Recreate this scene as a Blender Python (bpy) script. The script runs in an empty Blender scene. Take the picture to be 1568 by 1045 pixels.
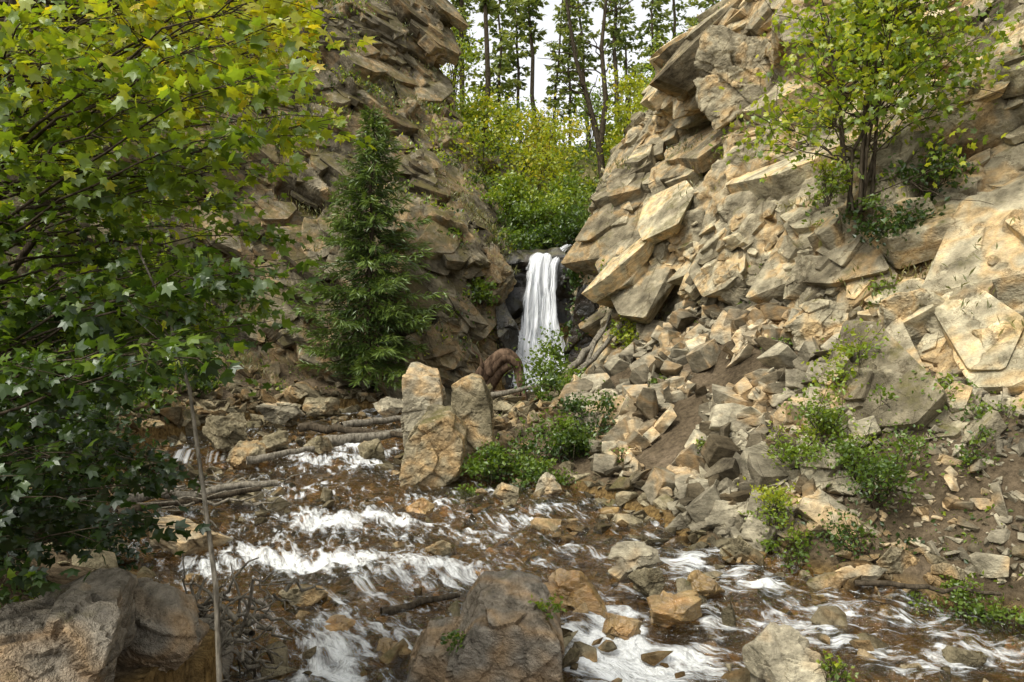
import bpy, bmesh, math, time
import numpy as np
from mathutils import Vector, Matrix, Euler
T0=time.time()
rng=np.random.default_rng(11)
sc=bpy.context.scene
# ---------------------------------------------------------------- numpy noise
def hsh(ix,iy,iz,s):
    x=((ix*73856093)^(iy*19349663)^(iz*83492791)^(s*26544357))&0xffffffff
    x=x^(x>>16); x=(x*0x45d9f3b)&0xffffffff
    x=x^(x>>16); x=(x*0x45d9f3b)&0xffffffff
    x=x^(x>>16)
    return x/4294967295.0
def vnoise(p,seed=0):
    b=np.floor(p).astype(np.int64); f=p-b; f=f*f*(3-2*f); r=0
    for i in (0,1):
        wx=f[:,0] if i else 1-f[:,0]
        for j in (0,1):
            wy=f[:,1] if j else 1-f[:,1]
            for k in (0,1):
                wz=f[:,2] if k else 1-f[:,2]
                r=r+wx*wy*wz*hsh(b[:,0]+i,b[:,1]+j,b[:,2]+k,seed)
    return r
def fbm(p,o=4,seed=0,g=.5):
    a=1;t=0;n=0
    for i in range(o):
        t=t+a*vnoise(p*(2.03**i)+i*17.3,seed+i); n+=a; a*=g
    return t/n
def voro(p,seed=0,jit=.95):
    b=np.floor(p).astype(np.int64); N=len(p)
    f1=np.full(N,9e9);f2=np.full(N,9e9);c=np.zeros((N,3));ids=np.zeros((N,3),np.int64)
    for i in (-1,0,1):
        for j in (-1,0,1):
            for k in (-1,0,1):
                q=b+np.array([i,j,k])
                pt=np.stack([q[:,a]+.5+jit*(hsh(q[:,0],q[:,1],q[:,2],seed+a)-.5) for a in range(3)],1)
                d=((p-pt)**2).sum(1)
                m=d<f1
                f2=np.where(m,f1,np.minimum(f2,d)); f1=np.where(m,d,f1)
                c[m]=pt[m]; ids[m]=q[m]
    r=np.stack([hsh(ids[:,0],ids[:,1],ids[:,2],seed+7+a) for a in range(3)],1)
    return np.sqrt(f1),np.sqrt(f2),c,r
def rotm(e): return np.array(Euler(e).to_matrix())
def nmat(n):
    n=np.array(n,float); n/=np.linalg.norm(n); a=np.cross([0,1,.2],n); a/=np.linalg.norm(a); b=np.cross(n,a)
    return np.stack([a,b,n],1)
def facets(p,size,R,seed,amp,tilt,crack,warp=.45):
    q=(p@R)/np.array(size)
    q=q+warp*(np.stack([vnoise(q*.8+9,seed+50),vnoise(q*.8+31,seed+51),vnoise(q*.8+57,seed+52)],1)-.5)
    f1,f2,c,r=voro(q,seed)
    d=(r[:,0]-.5)*amp+((q-c)*(r-.5)).sum(1)*tilt*2
    e=np.clip((f2-f1)/.07,0,1)
    return d-crack*(1-e)**2, e
def sstep(a,b,x):
    t=np.clip((x-a)/(b-a),0,1); return t*t*(3-2*t)
# ---------------------------------------------------------------- mesh helpers
def mk(name,V,F,mat,smooth=False,attrs=None,parent=None):
    me=bpy.data.meshes.new(name); V=np.asarray(V,np.float32); F=np.asarray(F,np.int32)
    me.vertices.add(len(V)); me.vertices.foreach_set('co',V.ravel())
    me.loops.add(F.size); me.loops.foreach_set('vertex_index',F.ravel())
    me.polygons.add(len(F)); me.polygons.foreach_set('loop_start',np.arange(len(F),dtype=np.int32)*F.shape[1])
    me.polygons.foreach_set('use_smooth',np.full(len(F),smooth))
    me.update(calc_edges=True)
    for k,v in (attrs or {}).items():
        v=np.asarray(v,np.float32)
        if v.ndim==1:
            a=me.attributes.new(k,'FLOAT','POINT'); a.data.foreach_set('value',v)
        else:
            a=me.attributes.new(k,'FLOAT_VECTOR','POINT'); a.data.foreach_set('vector',v.ravel())
    o=bpy.data.objects.new(name,me); sc.collection.objects.link(o)
    if mat: me.materials.append(mat)
    if parent: o.parent=parent
    return o
def empty(name):
    o=bpy.data.objects.new(name,None); sc.collection.objects.link(o); return o
def gridF(nu,nv):
    i=np.arange(nu-1)[:,None]*nv+np.arange(nv-1)[None]
    i=i.ravel(); return np.stack([i,i+nv,i+nv+1,i+1],1)
# ---------------------------------------------------------------- materials
class NT:
    def __init__(s,m):
        m.use_nodes=True; s.t=m.node_tree; s.t.nodes.clear()
    def n(s,ty,ins=None,**kw):
        nd=s.t.nodes.new(ty)
        for k,v in kw.items(): setattr(nd,k,v)
        for k,v in (ins or {}).items():
            if isinstance(v,bpy.types.NodeSocket): s.t.links.new(v,nd.inputs[k])
            else: nd.inputs[k].default_value=v
        return nd
    def math(s,op,a,b=0.0):
        return s.n('ShaderNodeMath',{0:a,1:b},operation=op).outputs[0]
    def ramp(s,f,st,interp='LINEAR'):
        r=s.n('ShaderNodeValToRGB',{0:f}); cr=r.color_ramp; cr.interpolation=interp
        while len(cr.elements)<len(st): cr.elements.new(.5)
        for e,(p,c) in zip(cr.elements,st):
            e.position=p; e.color=(c[0],c[1],c[2],1) if not isinstance(c,(int,float)) else (c,c,c,1)
        return r.outputs[0]
    def mix(s,f,a,b,bt='MIX'):
        m=s.n('ShaderNodeMix',data_type='RGBA',blend_type=bt)
        for k,v in ((0,f),(6,a),(7,b)):
            if isinstance(v,bpy.types.NodeSocket): s.t.links.new(v,m.inputs[k])
            else: m.inputs[k].default_value=v if isinstance(v,(int,float)) else (v[0],v[1],v[2],1)
        return m.outputs[2]
    def noise(s,vec,scale,det=6,rough=.6,dist=0):
        return s.n('ShaderNodeTexNoise',{'Vector':vec,'Scale':scale,'Detail':det,'Roughness':rough,'Distortion':dist}).outputs[0]
    def out(s,sh): s.n('ShaderNodeOutputMaterial',{0:sh})
def rockmat(name,cols,moss=.0,sn=(0,0,1),bump=.5,rough=.85,mossc=(.09,.10,.03),wet=0,crs=1.7,simple=False,fine=1.0):
    m=bpy.data.materials.new(name); t=NT(m)
    P=t.n('ShaderNodeNewGeometry'); pos=P.outputs['Position']
    R=nmat(sn); sc3=(1,1,2.6)
    cb=t.n('ShaderNodeCombineXYZ',{a:t.n('ShaderNodeVectorMath',{0:pos,1:tuple(R[:,a]*sc3[a])},operation='DOT_PRODUCT').outputs['Value'] for a in range(3)})
    mp=cb.outputs[0]
    n1=t.noise(pos,.8,3,.7)
    k=len(cols); col=t.ramp(n1,[(.28+.44*i/(k-1),c) for i,c in enumerate(cols)])
    n2=t.noise(mp,2.6*fine,5,.75)
    col=t.mix(1.0,col,t.ramp(n2,[(.3,.38),(.5,.92),(.7,1.5)]),'MULTIPLY')
    if not simple:
        dv=t.n('ShaderNodeVectorMath',{0:(1,1,1),'Scale':t.math('MULTIPLY',n2,.9)},operation='SCALE').outputs[0]
        wv=t.n('ShaderNodeVectorMath',{0:mp,1:dv},operation='ADD').outputs[0]
        ve=t.n('ShaderNodeTexVoronoi',{'Vector':wv,'Scale':crs},feature='DISTANCE_TO_EDGE').outputs['Distance']
        cr=t.ramp(ve,[(0,0.0),(.03,1.0)])
        col=t.mix(.6,col,t.mix(cr,(.25,.2,.15),(1,1,1)),'MULTIPLY')
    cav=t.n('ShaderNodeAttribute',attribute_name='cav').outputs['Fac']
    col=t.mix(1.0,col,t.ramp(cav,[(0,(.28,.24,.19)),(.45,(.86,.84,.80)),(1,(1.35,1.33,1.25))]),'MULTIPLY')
    col=t.mix(t.ramp(n1,[(.50,0.0),(.57,.6),(.64,0.0)]),col,t.mix(1.0,col,(1.10,.76,.42),'MULTIPLY'))
    if moss>0:
        nz=t.n('ShaderNodeSeparateXYZ',{0:P.outputs['Normal']}).outputs[2]
        n5=t.noise(pos,1.3,4,.75)
        f=t.math('MULTIPLY',t.ramp(nz,[(.35,0.0),(.75,1.0)]),t.ramp(n5,[(.62-.3*moss,0.0),(.72-.2*moss,1.0)]))
        col=t.mix(f,col,t.mix(n2,mossc,(.16,.12,.06)))
    h=t.noise(pos,7*fine,4,.75)
    bp=t.n('ShaderNodeBump',{'Height':h,'Strength':bump,'Distance':.09}).outputs[0]
    if wet: t.out(t.n('ShaderNodeBsdfPrincipled',{'Base Color':col,'Roughness':rough,'Normal':bp,'Specular IOR Level':.6}).outputs[0])
    else: t.out(t.n('ShaderNodeBsdfDiffuse',{'Color':col,'Normal':bp}).outputs[0])
    return m
SR=(-.62,-.30,.72); SL=(.62,-.35,.70)
M_right=rockmat('limestone_rock',[(.12,.105,.075),(.265,.235,.165),(.45,.405,.285),(.31,.25,.155)],moss=.25,sn=SR,bump=.8,crs=1.1)
M_left=rockmat('schist_rock',[(.07,.061,.046),(.15,.133,.097),(.265,.235,.17),(.21,.165,.095)],moss=.66,sn=SL,bump=.8,mossc=(.08,.085,.027),crs=1.2)
M_wet=rockmat('wet_rock',[(.010,.010,.008),(.022,.02,.014),(.045,.035,.02)],moss=.5,bump=.6,rough=.4,wet=1,mossc=(.03,.055,.010),simple=True)
M_talus=rockmat('talus_rock',[(.125,.112,.085),(.25,.225,.165),(.43,.39,.29),(.25,.20,.13)],moss=0,bump=.5,simple=True,fine=1.6)
M_boul=rockmat('boulder_rock',[(.10,.088,.06),(.23,.20,.13),(.38,.33,.225),(.27,.21,.12)],moss=.25,bump=.8,crs=1.1,sn=(.5,-.2,.8),fine=1.8)
M_grey=rockmat('granite_rock',[(.09,.08,.068),(.19,.17,.14),(.30,.27,.22),(.20,.17,.13)],moss=.2,bump=.8,crs=1.1,sn=(.5,-.2,.8),fine=2.2)
M_bed=rockmat('creek_stone',[(.08,.05,.02),(.21,.14,.055),(.34,.24,.11),(.22,.17,.10)],moss=0,bump=.4,rough=.3,wet=1,simple=True,fine=1.6)
def leafmat(name,stops,trans=.45):
    m=bpy.data.materials.new(name); t=NT(m)
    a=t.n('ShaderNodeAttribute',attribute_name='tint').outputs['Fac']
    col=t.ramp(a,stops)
    d=t.n('ShaderNodeBsdfDiffuse',{'Color':col}).outputs[0]
    tc=t.mix(1.0,col,(1.5,1.5,.7),'MULTIPLY')
    tr=t.n('ShaderNodeBsdfTranslucent',{'Color':tc}).outputs[0]
    g=t.n('ShaderNodeBsdfGlossy',{'Color':(.8,.85,.8,1),'Roughness':.4}).outputs[0]
    s=t.n('ShaderNodeMixShader',{0:trans,1:d,2:tr}).outputs[0]
    s=t.n('ShaderNodeMixShader',{0:.05,1:s,2:g}).outputs[0]
    t.out(s); return m
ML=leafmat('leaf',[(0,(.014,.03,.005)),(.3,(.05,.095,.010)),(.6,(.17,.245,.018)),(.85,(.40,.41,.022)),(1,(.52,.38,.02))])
MS=leafmat('spruce_needle',[(0,(.015,.033,.008)),(.5,(.055,.095,.018)),(1,(.14,.20,.035))],.2)
MD=leafmat('dry_grass',[(0,(.05,.07,.018)),(.5,(.15,.15,.045)),(1,(.30,.25,.10))],.3)
def barkmat(name,c1,c2,sc_=22):
    m=bpy.data.materials.new(name); t=NT(m)
    pos=t.n('ShaderNodeNewGeometry').outputs['Position']
    n=t.noise(t.n('ShaderNodeMapping',{'Vector':pos,'Scale':(1,1,.3)}).outputs[0],sc_,3,.7)
    bp=t.n('ShaderNodeBump',{'Height':n,'Strength':.7,'Distance':.03}).outputs[0]
    t.out(t.n('ShaderNodeBsdfDiffuse',{'Color':t.ramp(n,[(.35,c1),(.65,c2)]),'Normal':bp}).outputs[0]); return m
MB=barkmat('bark',(.03,.024,.016),(.10,.08,.055))
MBg=barkmat('weathered_wood',(.08,.07,.052),(.27,.24,.185))
MBr=barkmat('rotten_wood',(.028,.018,.012),(.15,.10,.065),9)
# ---------------------------------------------------------------- layout
CP=np.array([(-2.0,3.2),(-1.9,5),(-2.2,6),(-3.2,7),(-4.4,8),(-5.7,10),(-6.5,13),(-6.6,15),(-5.9,17.5),(-5.1,19.6),(-3,20.2),(-1.2,20.8),(-0.3,22),(0,23.4),(1.8,23.4),(1.5,21.5),(0.6,20),(-0.4,18.3),(-1.2,16.5),(-1.6,15),(-1.5,13.6),(-0.5,12.8),(0.3,12.4),(1,11.9),(1.9,10.3),(2.2,9.3),(3.3,8.5),(4.1,7.8),(4.8,7.2),(7,6.4),(14,5.8),(14,2.5),(4,2.8),(0,3.2)])
def sdf(x,y,poly=CP):
    d=np.full(x.shape,1e9); ins=np.zeros(x.shape,bool)
    for i in range(len(poly)):
        a=poly[i]; b=poly[(i+1)%len(poly)]; e=b-a
        t=np.clip(((x-a[0])*e[0]+(y-a[1])*e[1])/(e@e),0,1)
        d=np.minimum(d,np.hypot(x-a[0]-t*e[0],y-a[1]-t*e[1]))
        c=((a[1]>y)!=(b[1]>y))
        xi=a[0]+(y-a[1])*e[0]/(e[1] if abs(e[1])>1e-9 else 1e-9)
        ins^=c&(x<xi)
    return np.where(ins,-d,d)
def wz(x,y):
    p=np.stack([x*.9,y*.5,x*0],-1).reshape(-1,3)
    y2=y+(fbm(p,2,401).reshape(x.shape)-.5)*2.2*sstep(5.5,7,y)*(1-sstep(19,21,y))
    z=np.interp(y2,[3,5,6,7.0,7.5,8.4,8.9,10,10.6,13,13.9,14.5,18,21,23],[-.12,-.05,0,.04,.1,.14,.21,.26,.34,.43,.51,.66,.80,.95,1.02])
    return z-.10*sstep(.5,1.1,x)*(1-sstep(7.2,7.7,y))
CT=np.array([(0,0,1),(-3,0,1.1),(3,0,.9),(0,2.3,.6),(3,2.3,.4),(7,2,.6),(-2,2.5,1.0),(-2.3,4,.9),(-3.5,4.8,1.0),(-6,4,1.6),(-10,4,3),(-30,0,9),(30,0,8),(0,-30,3),
(-3.6,6.3,.7),(-4.7,7.3,.7),(-6.6,8.6,1.1),(-8,10.5,1.6),(-8,13,1.6),(-7.8,16,1.7),(-7.2,18.5,1.8),(-12,9,4),(-14,14,7),(-6.2,19.8,1.8),(-4,21,1.6),(-1.5,21.5,1.6),
(1.9,22,1.2),(1.3,19.5,1.3),(.6,17.5,1.3),(0,15,1.1),(-.2,13.6,.85),(.6,13.2,.8),(1.5,12.1,.65),(2.4,10.4,.5),(2.8,9.2,.35),(3.8,8.6,.35),(4.6,7.9,.3),(5.3,7.4,.3),(7.5,6.8,.8),
(2.8,20,2.0),(2,18,1.7),(4,17.3,3.1),(2.2,15,1.7),(4.0,14,2.8),(2.5,12.5,1.3),(4,12,2.2),(5.2,11.6,2.6),(3.8,10,1.2),(5,9.5,1.75),(6,9.5,2.2),(5,8.5,1.1),(5.8,8,1.2),(7,7.6,1.7),(8,7.2,2.1),
(.8,25,5.0),(1,30,6.5),(2,38,9.5),(1,46,13.2),(4,52,15),(-3,52,15.5),(0,70,12),(0,120,5),(12,48,15),(-10,48,19),
(-4,24,4),(-5,30,12),(-3,32,10.5),(-6,40,17),(-20,40,28),(-20,20,16),(6,20,6),(8,25,10),(10,18,6),(14,14,8),(15,25,15),(12,38,14),(30,30,24),(4.5,30,8),
(-150,150,15),(150,150,15),(-400,400,10),(400,400,10),(0,600,0),(-600,0,20),(600,0,20),(0,-500,0),(-300,-300,5),(300,-300,5)],float)
def kern(r): return np.sqrt(r*r+.09)
_A=kern(np.hypot(CT[:,None,0]-CT[None,:,0],CT[:,None,1]-CT[None,:,1]))
_w=np.linalg.solve(_A,CT[:,2]-5)
def gh(x,y):
    x=np.asarray(x,float);y=np.asarray(y,float); z=np.full(x.shape,5.0)
    for (cx,cy,_),w in zip(CT,_w): z+=w*kern(np.hypot(x-cx,y-cy))
    s=sdf(x,y); w0=wz(x,y)
    near=(np.abs(x)<15)&(y<23.5)&(y>2.4)
    up=np.maximum(z,w0+.02+.28*np.clip(s,0,1.2))
    z=np.where(near&(s>0)&(s<2.5),up*(1-sstep(1.5,2.5,s))+z*sstep(1.5,2.5,s),z)
    bed=w0-.05-.18*sstep(0,.8,-s)
    z=np.where(s<0,bed,z)
    p=np.stack([x,y,z*0],-1).reshape(-1,3)
    n=fbm(p*1.3,5,3).reshape(x.shape)-.5
    n2=fbm(p*6,3,9).reshape(x.shape)-.5
    far=sstep(24,40,y)
    return z+n*(.28+1.2*far)*np.where(s<0,.5,1)+n2*.09
xs=np.unique(np.concatenate([np.linspace(-9,9,270),9+np.geomspace(.08,700,50),-9-np.geomspace(.08,700,50)]))
ys=np.unique(np.concatenate([np.linspace(2,24,300),24+np.geomspace(.08,900,90),2-np.geomspace(.1,700,40)]))
X,Y=np.meshgrid(xs,ys,indexing='ij'); Z=gh(X,Y)
S=sdf(X,Y)
mg=bpy.data.materials.new('soil'); t=NT(mg)
G=t.n('ShaderNodeNewGeometry'); pos=G.outputs['Position']
n1=t.noise(pos,.9,4,.7); n2=t.noise(pos,14,4,.7)
col=t.ramp(n1,[(.3,(.045,.034,.021)),(.5,(.105,.08,.05)),(.7,(.17,.13,.085))])
col=t.mix(.9,col,t.ramp(n2,[(.3,.45),(.7,1.4)]),'MULTIPLY')
wa=t.n('ShaderNodeAttribute',attribute_name='wet').outputs['Fac']
col=t.mix(wa,col,t.ramp(n2,[(.3,(.05,.03,.012)),(.7,(.28,.185,.07))]))
vg=t.n('ShaderNodeAttribute',attribute_name='veg').outputs['Fac']
col=t.mix(vg,col,t.ramp(n1,[(.35,(.06,.07,.02)),(.55,(.14,.13,.05)),(.7,(.24,.2,.11))]))
bp=t.n('ShaderNodeBump',{'Height':n2,'Strength':.7,'Distance':.08}).outputs[0]
t.out(t.n('ShaderNodeBsdfDiffuse',{'Color':col,'Normal':bp}).outputs[0])
mk('ground',np.stack([X,Y,Z],-1).reshape(-1,3),gridF(len(xs),len(ys)),mg,False,{'wet':(1-sstep(-.05,.25,S)).ravel(),'veg':sstep(23,27,Y).ravel()})
print('ground',time.time()-T0)
# ---------------------------------------------------------------- cliffs
def cr(C,tt):
    n=len(C); i=np.clip(np.floor(tt).astype(int),0,n-2); f=(tt-i)
    f=f.reshape((-1,)+(1,)*(C.ndim-1))
    p0=C[np.clip(i-1,0,n-1)];p1=C[i];p2=C[i+1];p3=C[np.clip(i+2,0,n-1)]
    return .5*((2*p1)+(-p0+p2)*f+(2*p0-5*p1+4*p2-p3)*f**2+(-p0+3*p1-3*p2+p3)*f**3)
def params(C,n):
    d=np.linalg.norm(np.diff(C,axis=0),axis=-1).mean(1)+1e-3
    c=np.concatenate([[0],np.cumsum(d)]); return np.interp(np.linspace(0,c[-1],n),c,np.arange(len(C)))
def blur(G):
    for ax in (0,1):
        p=np.pad(G,[(1,1) if a==ax else (0,0) for a in (0,1)],mode='edge')
        G=(p[:-2]+2*p[1:-1]+p[2:])/4 if ax==0 else (p[:,:-2]+2*p[:,1:-1]+p[:,2:])/4
    return G
def cliff(name,C,nu,nv,sn,mat,seed,amp=1.0,ampf=None):
    R=nmat(sn)
    C=np.array(C,float)
    tu=params(C,nu); tv=params(C.transpose(1,0,2),nv)
    A=cr(C,tu); A=cr(A.transpose(1,0,2),tv).transpose(1,0,2)
    du=np.gradient(A,axis=0); dv=np.gradient(A,axis=1)
    N=np.cross(du,dv); N/=np.linalg.norm(N,axis=-1,keepdims=True)+1e-9
    P=A.reshape(-1,3); N=N.reshape(-1,3)
    am=amp*np.ones(len(P))
    if ampf is not None: am=am*ampf(P)
    big=(fbm(P*.35,3,seed)-.5)*1.5
    a,e1=facets(P,(3.0,2.4,1.4),R,seed,1.0,.75,.12)
    b,e2=facets(P,(1.4,1.1,.6),R,seed+20,.38,.38,.08)
    c,e3=facets(P,(.55,.45,.26),R,seed+40,.15,.18,.03)
    f=(fbm(P*3.1,4,seed+5)-.5)*.16
    D=(a+big+b)*am+(c+f)*(.40+.60*am)
    Dg=blur(D.reshape(nu,nv)); D=Dg.ravel()
    P3=P+N*D[:,None]
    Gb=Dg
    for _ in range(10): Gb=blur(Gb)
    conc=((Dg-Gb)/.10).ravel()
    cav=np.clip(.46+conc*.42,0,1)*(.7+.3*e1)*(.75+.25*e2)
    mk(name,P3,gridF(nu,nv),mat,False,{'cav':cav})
    G3=P3.reshape(nu,nv,3); NN=np.cross(np.gradient(G3,axis=0),np.gradient(G3,axis=1)).reshape(-1,3)
    NN/=np.linalg.norm(NN,axis=1,keepdims=True)+1e-9
    return P3,NN,N
LC=[
 [(-15,6,1),(-17,8,5),(-19,10,10),(-21,12,15),(-23,14,20)],
 [(-10,11,1),(-11.5,13,4.5),(-13,15,9),(-15,17,14),(-17,20,19)],
 [(-8.4,16,1),(-9,18,4.3),(-10,20.5,8.5),(-11.5,23.5,14),(-13,26,19)],
 [(-6.6,19.3,.6),(-6.9,20.8,4),(-7.3,23,8),(-8,26.5,13.5),(-9,30,19)],
 [(-4.2,20.4,.5),(-4.3,21.6,4),(-4.6,24,8),(-5,27,13),(-5.6,30,18)],
 [(-2.1,20.6,.6),(-2.2,21.5,4),(-2.7,23.3,7.4),(-3.0,27.5,10.5),(-3.1,29.5,16.5)],
 [(-.45,22.0,.7),(-.4,22.3,3),(-.1,22.8,5.0),(-1.3,26,7.4),(-2.4,31,12.5)],
 [(-.1,23.4,.7),(-.1,23.6,3),(-.1,24.2,5.1),(-.4,28,6.6),(-1.8,34,10.5)],
 [(-.2,26,.7),(-.2,26,3),(-.2,26,5),(.4,29,6.3),(-1,37,10.5)]]
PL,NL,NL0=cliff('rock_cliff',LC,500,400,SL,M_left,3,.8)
RC=[
 [(2.0,27,1),(2.0,27,4),(2.2,27,5.6),(2.8,29,7.0),(3.5,31,8.4),(4.5,34,10),(6,38,11)],
 [(1.9,23.0,.8),(2.1,22.8,3.5),(2.6,22.7,6.4),(3.2,24.3,7.6),(4.2,26,8.6),(5,28,9.4),(7,33,11)],
 [(2.8,20.3,1.6),(2.9,20.6,4.2),(3.4,21.2,6.6),(4.3,22.5,8.0),(4.25,21.9,9.9),(4.9,23,10.9),(7.5,29,12)],
 [(4.0,17.5,2.5),(4.2,18,5),(4.7,19,7),(5.9,20.2,8.3),(5.1,18.7,10.2),(6.0,20.5,11.4),(9,26,13)],
 [(4.9,14,2.4),(5.3,14.8,5),(5.9,16,6.8),(6.6,17.5,8.5),(6.5,17.0,10.3),(7.4,18.5,12),(11,23,15)],
 [(4.9,11.0,1.6),(5.9,12.8,4.6),(7,14.3,7),(7.6,15.2,8.8),(8.2,16,10.5),(9.2,17.2,12.8),(13,21,17)],
 [(5.7,9.0,1.2),(6.9,10.8,4.4),(8.2,12.4,6.8),(9,13.4,8.6),(9.6,14.2,10.4),(10.6,15.5,13),(15,19,18)],
 [(8,7,1.4),(9,8,4.5),(10,9,7),(11,10,9),(11.8,11,11),(13,12,13.5),(18,15,18)],
 [(10,3,2.2),(11.5,4,5),(13,5,8),(14,6,10),(15,7,12),(17,8,14),(22,10,18)]]
def rf(P):
    return 1-.7*np.exp(-((P[:,0]-4.9)/1.4)**2-((P[:,2]-6)/1.6)**2)
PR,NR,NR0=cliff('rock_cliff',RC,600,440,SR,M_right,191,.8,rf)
LD=[[(x,23.2,.5),(x,23.45,3),(x,23.65,4.95),(x,25.2,5.1),(x,28.5,6.2)] for x in (-1.2,0,1,2,3.2)]
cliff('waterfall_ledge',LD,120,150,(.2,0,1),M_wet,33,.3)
def prism(seed):
    r=np.random.default_rng(seed); bm=bmesh.new(); k=r.integers(4,8); an=np.sort((np.arange(k)+r.uniform(-.32,.32,k))*2*np.pi/k); rad=r.uniform(.68,1,k)
    tx,ty=r.normal(0,.22,2); s2=r.uniform(.75,1.08); ox,oy=r.normal(0,.08,2)
    for a,q in zip(an,rad):
        x,y=q*math.cos(a),q*math.sin(a)
        bm.verts.new((x,y,1+tx*x+ty*y)); bm.verts.new((x*s2+ox+r.normal(0,.05),y*s2+oy+r.normal(0,.05),-1))
    if r.random()<.6: bm.verts.new((r.uniform(-.4,.4),r.uniform(-.4,.4),1.25))
    bmesh.ops.convex_hull(bm,input=bm.verts)
    bmesh.ops.delete(bm,geom=[v for v in bm.verts if not v.link_faces],context='VERTS')
    bmesh.ops.bevel(bm,geom=bm.edges,offset=.035,segments=1,affect='EDGES')
    bmesh.ops.triangulate(bm,faces=bm.faces); bm.verts.index_update()
    V=np.array([v.co[:] for v in bm.verts]);F=np.array([[v.index for v in f.verts] for f in bm.faces]);bm.free(); return V,F
PR_=[prism(70+i) for i in range(30)]
def slabs(name,P,N0,sn,mat,n,mu,sg,lo,hi,sel,flat=(.14,.42),jit=.16,emb=.12):
    # joint-bounded bedding slabs, nearly parallel, mostly buried in the face
    idx=rng.choice(np.flatnonzero(sel),n); Vs=[];Fs=[];Cs=[];off=0
    dn=fbm(P[idx]*.18,2,71)-.5; dn2=fbm(P[idx]*.18+40,2,72)-.5
    sz=np.clip(rng.lognormal(mu,sg,n),lo,hi)
    for k in range(n):
        V,F=PR_[rng.integers(0,30)]; s=sz[k]; fl=rng.uniform(*flat)*s
        Rb=nmat(np.array(sn)*.75+N0[idx[k]]*.35+np.array([dn[k],dn2[k],0])*.6)
        a=rng.normal(0,.22)+rng.integers(0,4)*math.pi/2
        R=Rb@rotm((rng.normal()*jit,rng.normal()*jit,a))
        W=(V*np.array([s*rng.uniform(.9,1.7),s*rng.uniform(.55,1),fl]))@R.T+P[idx[k]]-N0[idx[k]]*s*emb*rng.uniform(.3,1.7)
        Vs.append(W);Fs.append(F+off);off+=len(V);Cs.append(np.full(len(V),rng.uniform(.15,1)))
    mk(name,np.concatenate(Vs),np.concatenate(Fs),mat,False,{'cav':np.concatenate(Cs)})
vl=(PL[:,0]>-11)&(PL[:,0]<-.75)&(PL[:,2]>.8)&(PL[:,2]<18)
vl2=vl&(fbm(PL*.45,3,801)>.47)
slabs('cliff_slabs',PL,NL0,SL,M_left,1000,-.45,.45,.3,1.7,vl,(.10,.30),.07,.28); slabs('cliff_slabs',PL,NL0,SL,M_left,2200,-1.5,.4,.08,.5,vl2,(.15,.5),.15,.2)
vr=(PR[:,0]>2.5)&(PR[:,0]<11)&(PR[:,2]>1.2)&(PR[:,2]<14)&(PR[:,1]<26)
sm=np.exp(-((PR[:,0]-4.9)/1.3)**2-((PR[:,2]-6)/1.5)**2); vr2=vr&(rng.random(len(PR))>sm*1.2); vr3=vr2&(fbm(PR*.45,3,802)>.48)
slabs('cliff_slabs',PR,NR0,SR,M_right,900,-.4,.5,.3,1.8,vr2,(.10,.30),.07,.28); slabs('cliff_slabs',PR,NR0,SR,M_right,2000,-1.6,.4,.07,.45,vr3,(.15,.5),.18,.2)
print('cliffs',time.time()-T0)
# ---------------------------------------------------------------- boulders
def ico(n):
    bm=bmesh.new(); bmesh.ops.create_icosphere(bm,subdivisions=n,radius=1)
    V=np.array([v.co[:] for v in bm.verts]); F=np.array([[v.index for v in f.verts] for f in bm.faces]); bm.free()
    V/=np.linalg.norm(V,axis=1,keepdims=True); return V,F
ICO={k:ico(k) for k in (3,5,6)}
def polyrock(level,seed,npl=15,p=60,lo=.5):
    r=np.random.default_rng(seed); D,F=ICO[level]
    n=[]
    while len(n)<npl:
        v=r.normal(size=3); v/=np.linalg.norm(v)
        if all(v@u<.72 for u in n) or r.random()<.01: n.append(v)
    n=np.array(n); d=r.uniform(lo,1,npl)
    q=np.clip(D@n.T,0,None)/d; rad=((q**p).sum(1)+.75**p)**(-1/p)
    return D*rad[:,None],F
def rockify(name,V,F,c,m,e,seed,mat,det=.9):
    W=V+np.array(c); N=V/np.linalg.norm(V,axis=1,keepdims=True)
    R=rotm((e[0]+.4,e[1]+.5,e[2]))
    a,ea=facets(W,(m*1.1,m*.9,m*.6),R,seed+60,.10*m*det,.2*m*det,.02*m)
    b,eb=facets(W,(m*.35,m*.3,m*.2),R,seed+80,.04*m*det,.05*m*det,.008*m)
    f=(fbm(W*(2.4/m),4,seed)-.5)*.09*m+(fbm(W*(9/m),3,seed+4)-.5)*.04*m
    W=W+N*(a+b+f)[:,None]
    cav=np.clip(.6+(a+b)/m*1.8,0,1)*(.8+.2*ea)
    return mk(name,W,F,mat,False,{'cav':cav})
def boulder(name,c,s,seed,mat=None,rot=None,level=5,npl=9,det=.9):
    r=np.random.default_rng(seed+500)
    V,F=polyrock(level,seed,npl)
    V=V/np.abs(V).max(0)
    e=rot if rot is not None else (r.uniform(-.25,.25),r.uniform(-.25,.25),r.uniform(0,6))
    s=np.array(s,float)
    V=(V*s)@rotm((e[0],e[1],0)).T
    return rockify(name,V,F,c,s.mean(),e,seed,mat or M_boul,det)
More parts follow.
